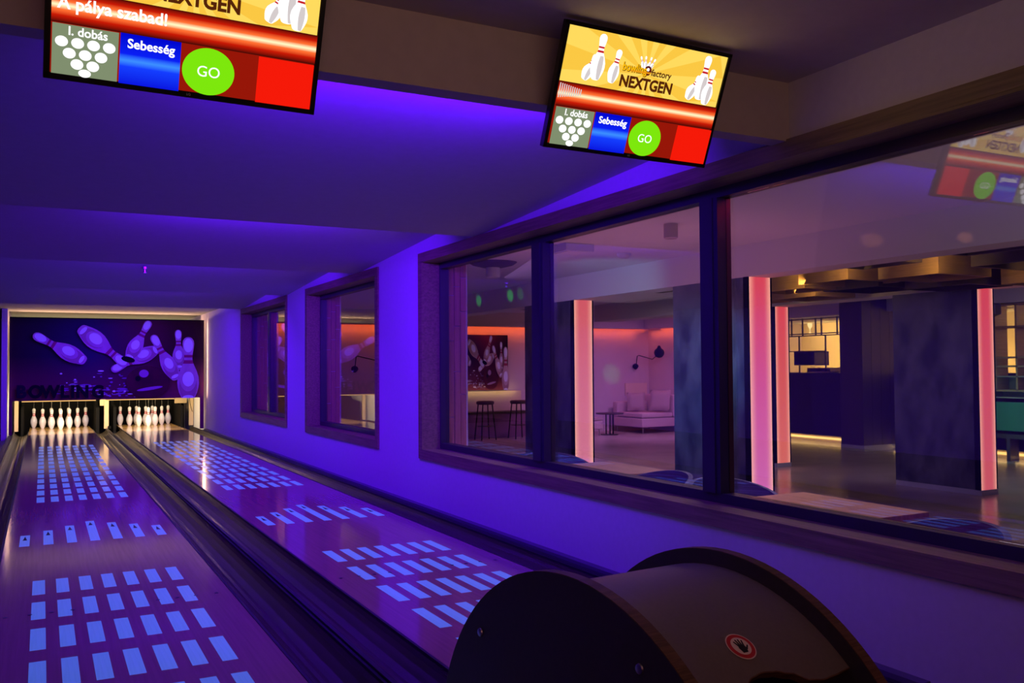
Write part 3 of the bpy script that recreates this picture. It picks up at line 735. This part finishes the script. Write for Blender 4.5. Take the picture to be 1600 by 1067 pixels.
# round side table
rtb = empty('side_table', (10.95, 16.0, ZF), label='small round dark side table left of the armchair', cat='table')
MB().lathe([(.30, .46), (.31, .47), (.31, .485), (.30, .49)], 32).build('tabletop', M_dkwood, rtb, smooth=True)
for a in (0, 120, 240): MB().tube([(.09*math.cos(R(a)), .09*math.sin(R(a)), .46), (.09*math.cos(R(a)), .09*math.sin(R(a)), .01)], .016, 8).build('leg', M_metal, rtb)
MB().lathe([(.2, 0), (.2, .012)], 24).build('base_plate', M_metal, rtb)
ot = empty('footstool', (10.42, 16.05, ZF), label='pale footstool on thin legs at the edge of the glowing column', cat='stool')
box('seat', (-.3, .22, -.25, .25, .14, .33), M_fab, ot, bevel=.03); box('top_cushion', (-.3, .22, -.25, .25, .335, .40), M_fabd, ot, bevel=.02)
for s in (-.24, .16):
    for t in (-.19, .19): MB().lathe([(.01, 0), (.014, .14)], 8, (s, t, 0)).build('leg', M_screw, ot)
# wall lamps
def wall_lamp(loc, label, flip=1):
    e = empty('wall_lamp', loc, label=label, cat='wall lamp', group='black swing arm wall lamps')
    MB().lathe([(.0, -.07), (.03, -.06), (.065, -.02), (.075, .01), (.06, .05), (.02, .07), (.0, .075)], 20).build('wall_mount', M_blk, e, smooth=True)
    q = (.25, -.61, .31) if loc[0] > 8 else (.60, -.42, .34)
    MB().tube([(0, -.02, 0), (.01, -.06, .25), (.03, -.10, .27), (q[0]*.65, q[1]*.75, .17), q], .011, 6).build('arm', M_blk, e)
    MB().lathe([(.0, -.13), (.06, -.115), (.105, -.07), (.125, 0), (.105, .06), (.05, .10), (.03, .16), (.0, .165)], 24).build('shade', M_blk, e, smooth=True).location = (q[0], q[1], q[2]+.02)
wall_lamp((12.40, 17.02, 1.12), 'black swing arm wall lamp above the armchair')
wall_lamp((5.37, 17.02, 1.10), 'black swing arm wall lamp seen through the middle window')
pc = empty('wall_reflection', (12.43, 17.09, .55), label='pale panel standing in for a reflection above the armchair', cat='reflection_patch')
box('board', (-.30, .33, -.03, 0, -.12, .17), mat('pale_reflection', (.85, .68, .52), .7), pc)  # a pale reflection, built as an added board on the wall

# window tables and tub chairs
def wtable(y0, y1, label):
    e = empty('lounge_table', (3.42, (y0+y1)/2, ZF), label=label, cat='table', group='tables under the large window'); h = (y1-y0)/2
    box('tabletop', (-.33, .33, -h, h, .70, .75), M_table, e, bevel=.004)
    MB().lathe([(.24, 0), (.24, .015), (.035, .03), (.035, .70)], 20).build('pedestal', M_metal, e)
wtable(2.33, 3.2, 'light wood rectangular table nearest the camera beyond the glass')
wtable(4.47, 5.27, 'light wood rectangular table behind the left mullion')
def tub(loc, rz, label, h=.80):
    e = empty('tub_chair', (loc[0], loc[1], ZF), rz, label=label, cat='chair', group='dark tub chairs at the window tables')
    MB().lathe([(.24, .30), (.27, .32), (.27, .42), (.24, .45)], 28).build('seat', M_stripe, e, smooth=True)
    n = 26; vs = []; fs = []
    for i in range(n+1):
        a = R(-120+240*i/n); k = math.cos(a/2*1.25); hh = .52+(h-.52)*max(0, k)**.7
        for r, z in ((.27, .14), (.315, hh), (.285, hh), (.245, .14)): vs.append((r*math.sin(a), r*math.cos(a), z))
    for i in range(n):
        for j in range(4): fs.append((i*4+j, (i+1)*4+j, (i+1)*4+(j+1) % 4, i*4+(j+1) % 4))
    fs += [(0, 1, 2, 3), (n*4+3, n*4+2, n*4+1, n*4)]
    MB().add(vs, fs).build('backrest', M_stripe, e, smooth=True)
    for s in (-1, 1):
        for t in (-1, 1): MB().tube([(.15*s, .15*t, .30), (.2*s, .2*t, 0)], .013, 6).build('leg', M_metal, e)
tub((3.47, 3.44), R(0), 'tub chair with rounded dark back behind the nearest table')
tub((3.40, 5.50), R(0), 'tub chair with rounded dark back left of the rose glowing column')
tub((3.24, 4.10), R(-90), 'striped tub chair between the two window tables')
tub((3.29, 1.96), R(-90), 'tub chair at the bottom right of the large window', .775)
tub((3.35, 6.22), R(180), 'striped tub chair in the left pane of the large window', .78)

# ceiling boxes -----------------------------------------------------
BOXES = [  # x0,x1,y0,y1,z0, material, lamp
 (6.7, 7.5, 7.5, 8.5, 2.10, 'd'), (6.5, 7.1, 6.9, 7.6, 2.14, 'd'), (7.4, 7.9, 6.7, 7.5, 2.0, 'o'), (7.2, 8.0, 5.9, 6.6, 2.02, 'o'),
 (7.9, 8.7, 6.1, 6.9, 1.99, 'd'), (6.4, 7.2, 5.0, 5.7, 2.10, 'd'), (7.3, 8.1, 4.9, 5.6, 1.99, 'o'), (8.2, 8.9, 5.2, 6.0, 1.95, 'd'),
 (6.5, 7.3, 3.9, 4.6, 2.12, 'd'), (7.5, 8.3, 4.0, 4.7, 2.04, 'd'), (8.4, 9.1, 4.4, 5.0, 1.93, 'o'), (8.2, 8.9, 7.3, 8.1, 1.98, 'o'),
 (6.6, 7.5, 8.9, 9.5, 2.16, 'd'), (7.6, 8.4, 3.0, 3.7, 2.1, 'o'), (8.5, 9.1, 8.6, 9.2, 2.02, 'o'), (6.8, 7.5, 12.2, 13.0, 2.12, 'd')]
WH = ['over the far left of the bar view', 'second from the far left', 'glowing amber, left of the middle', 'glowing amber, large, in the middle', 'dark, right of the amber middle one',
      'dark, right beyond the soffit', 'amber, in front of the slate column', 'dark, above the slate column', 'dark, top right', 'dark, behind the soffit on the right',
      'pale oak, touching the top of the coral panel', 'amber, low over the far counter', 'dark, deepest at the left', 'oak, at the upper right edge', 'amber, farthest back', 'dark, seen over the armchair']
lampm = emis('box_lamp_glow', (1, .62, .2), 9)
for i, (x0, x1, y0, y1, z0, k) in enumerate(BOXES):
    e = empty('ceiling_box', ((x0+x1)/2, (y0+y1)/2, z0), label='hanging wooden ceiling box, '+WH[i], cat='ceiling box', group='wooden boxes hung from the lounge ceiling')
    a, b = (x1-x0)/2, (y1-y0)/2; m = M_box if k == 'o' else M_boxd; t = .03; h = ZC-z0
    box('side_board', (-a, -a+t, -b, b, 0, h), m, e); box('side_board', (a-t, a, -b, b, 0, h), m, e)
    box('side_board', (-a+t, a-t, -b, -b+t, 0, h), m, e); box('side_board', (-a+t, a-t, b-t, b, 0, h), m, e)
    box('shelf_board', (-a+t, a-t, -b+t, b-t, .09, .11), m, e)
    if k == 'o':
        for q in (-.6, -.2, .2, .6):
            MB().lathe([(.012, -.02), (.02, .0), (.02, .04), (.008, .05)], 10, (-a-.04, q*b, h-.08)).build('lamp_head', M_blk, e, smooth=True)
        area((e.location[0]-a-.25, e.location[1]-b-.1, z0+.02), (.8, .5, .35), .3, .1, (1, .6, .16), 1.5, 150, 'box_glow')
# track spotlight beads along a box
# ceiling devices on the near lounge ceiling
sd = empty('ceiling_speaker', (4.252, 8.38, ZC), label='white round fitting with a dark scoop, on the ceiling in the left pane', cat='speaker')
MB().lathe([(.11, 0), (.11, -.03), (.08, -.05), (.08, -.17), (.075, -.175)], 24).build('body', M_grey, sd, smooth=True)
MB().lathe([(.28, 0), (.24, -.03), (.12, -.06), (.0, -.065)], 24).build('scoop', M_boxd, sd, smooth=True)
sq = empty('ceiling_fixture', (4.315, 6.757, ZC), label='square ceiling fixture lit pink underneath', cat='ceiling fixture')
box('housing', (-.16, .16, -.16, .16, -.075, 0), M_grey, sq); box('grille', (-.12, .12, -.12, .12, -.08, -.075), M_soffit, sq)
dt = empty('smoke_detector', (5.165, 7.076, ZC), label='small round smoke detector on the lounge ceiling', cat='smoke detector')
MB().lathe([(.075, 0), (.075, -.02), (.055, -.045), (.03, -.055), (.0, -.057)], 24).build('body', M_grey, dt, smooth=True)
dt2 = empty('ceiling_spotlight', (4.395, 5.279, ZC), label='short cylinder spotlight on the ceiling near the right mullion', cat='spotlight')
MB().lathe([(.06, 0), (.06, -.12), (.05, -.125), (.045, -.11)], 20).build('body', M_lwall, dt2, smooth=True)
ef = empty('effect_light', (4.2, 10.9, ZC), label='small black party effect light on the lounge ceiling', cat='effect light')
MB().lathe([(.07, 0), (.07, -.05), (.10, -.09), (.07, -.15), (.0, -.17)], 16).build('body', M_blk, ef, smooth=True)
GR = (.05, 1, .12)
# beams it throws: green dots on the soffit and wall, amber on the near soffit
for ty, pw in ((11.07, 50), (12.16, 40), (10.75, 14)): spot((4.4, ty-1.0, 1.5), (5.88, ty, 2.19), GR, pw, 6, .8)
spot((10.2, 14.0, 1.9), (11.75, 17.1, .95), GR, 90, 9, .9)
spot((4.6, 2.2, 1.6), (5.88, 4.468, 2.168), (1, .35, .12), 60, 3.0, .7)
spot((4.6, 2.0, 1.6), (5.88, 3.605, 2.076), (1, .35, .12), 45, 2.6, .7)
spot((4.4, 7.0, 1.3), (5.88, 8.2, 2.12), (.35, .75, 1), 30, 60, 1)  # unseen blue spots added to tint the soffit and slate columns
spot((4.6, 5.0, 1.9), (5.88, 7.0, .9), (.15, .5, 1), 200, 50, 1)
spot((6.9, 4.2, 2.0), (9.27, 6.4, .8), (.22, .12, .7), 110, 42, 1)

# bar -----------------------------------------------------------------
bar = empty('bar_counter', (13.6, 10, ZF), label='long black bar counter with a yellow kick light', cat='bar counter')
box('front_panel', (-.1, .45, -4.5, 4.55, .12, 1.33), M_barfront, bar)
box('worktop', (-.14, .5, -4.55, 4.58, 1.33, 1.37), M_barfront, bar)
box('kick_recess', (-.0, .4, -4.5, 4.55, 0, .12), M_cylw, bar)
box('kick_light', (-.03, -.0, -4.5, 4.55, .04, .08), emis('kick_glow', (1, .55, .14), 2.2), bar)
hd = box('trim_%d' % (n_+2), (13.1, 15.4, 4, 14.6, 2.08, ZC), M_soffit, kind='structure', label='header over the bar')
area((14.6, 10.2, 1.0), (1, 0, .35), 8.0, .1, (1, .62, .16), 60, 160, 'backbar_glow')
area((14.9, 12.2, 2.05), (.8, 0, -.6), 4, .1, (1, .62, .18), 22, 160, 'backbar_glow')
area((13.2, 10.2, ZF+.05), (-1, 0, -.2), 8.5, .04, (1, .6, .18), 2.0, 160, 'kick_glow')
# hanging metal rack over the bar with boxes standing in it
rk = empty('bar_rack', (13.5, 11.9, 0), label='black metal rod rack with cubby boxes above the bar', cat='rack')
mb = MB()
for y in (-1.1, -.95, -.6, -.35, -.1, .3, .45, .8, 1.1, 1.35, 1.6, 1.9): mb.box(-.012, .012, y-.012, y+.012, 1.72, 2.1)
for y in (-1.2, .2, .9, 1.5): mb.box(-.012, .012, y-.012, y+.012, .97, 1.72)
for z in (1.72, 1.76, 2.06): mb.box(-.012, .012, -1.9, 2.0, z-.01, z+.01)
mb.box(-.012, .012, .2, 1.6, 1.40, 1.415); mb.build('rods', M_metal, rk)
def cubby(y0, y1, z0, z1, par, m=M_dkwood, d=.3):
    t = .02; mb = MB(); mb.box(-.1, d, y0, y0+t, z0, z1); mb.box(-.1, d, y1-t, y1, z0, z1); mb.box(-.1, d, y0, y1, z0, z0+t); mb.box(-.1, d, y0, y1, z1-t, z1)
    mb.box(d-.02, d, y0, y1, z0, z1); mb.build('cubby', m, par)
cubby(.40, .95, 1.12, 1.40, rk); cubby(.0, .60, .975, 1.07, rk, M_box)
random.seed(3)
for k, y in enumerate((.6, -.5, -.78)):
    g = empty('glow_glass', (13.5, 11.9+y, 1.775), label='tiny glowing glass on the rack over the bar, %s' % ('left', 'middle', 'right')[k], cat='glass', group='glowing glasses on the bar rack')
    MB().lathe([(.03, 0), (.008, .02), (.01, .08), (.045, .14), (.05, .2)], 14).build('bowl', emis('glass_glow', (1, .7, .25), 1.6), g, smooth=True)  # no lamp inside: the glow of the glasses is put in as emission
# backbar shelves at the right edge
rs = empty('shelf_unit', (13.2, 8.0, ZF), label='tall wooden shelf grid lit yellow at the right edge', cat='shelf')
mb = MB()
for y in (-1.4, -.75, -.1, .25, .55): mb.box(-.1, .2, y-.015, y+.015, 1.1, 2.45)
for z in (1.1, 1.48, 1.62, 2.1, 2.45): mb.box(-.1, .2, -1.4, .55, z-.015, z+.015)
mb.build('shelf_grid', M_box, rs)
cubby(-1.2, .38, .98, 1.33, rs, mat('grey_oak', (.34, .30, .26), .5, noise=.3, nscale=6, stretch=(1, 1, 10)), .25)
mb = MB()
for y in (-1.4, -.8, -.35, .05, .5): mb.box(-.12, .1, y-.03, y+.03, 0, .35)
mb.box(-.12, .1, -1.4, .55, .35, .42); mb.build('base_frame', M_dkwood, rs)
box('green_lit_panel', (-.10, -.06, -1.4, .55, .47, .92), mat('green_lit_panel', (.03, .22, .13), .5), rs)  # green light on the counter front is put into this colour
area((13.9, 8.0, 1.9), (-1, 0, -.1), 2.5, .2, (1, .6, .2), 3, 160, 'shelf_glow')
area((12.6, 8.0, .4), (1, 0, -.1), .6, 1.5, (.15, .6, .4), 2.5, 160, 'shelf_glow')
pn = empty('pendant', (12.2, 7.7, 1.9), label='small dark lantern hanging at the right edge', cat='lantern')
MB().lathe([(.0, -.14), (.02, -.12), (.03, -.09), (.14, -.04), (.14, .1), (.12, .12)], 6).build('body', M_metal, pn); MB().tube([(0, 0, .1), (0, 0, ZC-1.9)], .006, 5).build('cord', M_blk, pn)
# wood clad post in front of the bar
ps = empty('clad_post', (12.89, 10.55, ZF), label='dark wood clad post between the bar and the slate column', cat='post')
for k in range(4): box('panel', (-.43+.235*k, -.43+.235*(k+1)-.006, -.25, .25, .1, ZC-ZF), M_dkwood, ps)
box('plinth', (-.43, .505, -.26, .26, 0, .1), M_grey, ps)
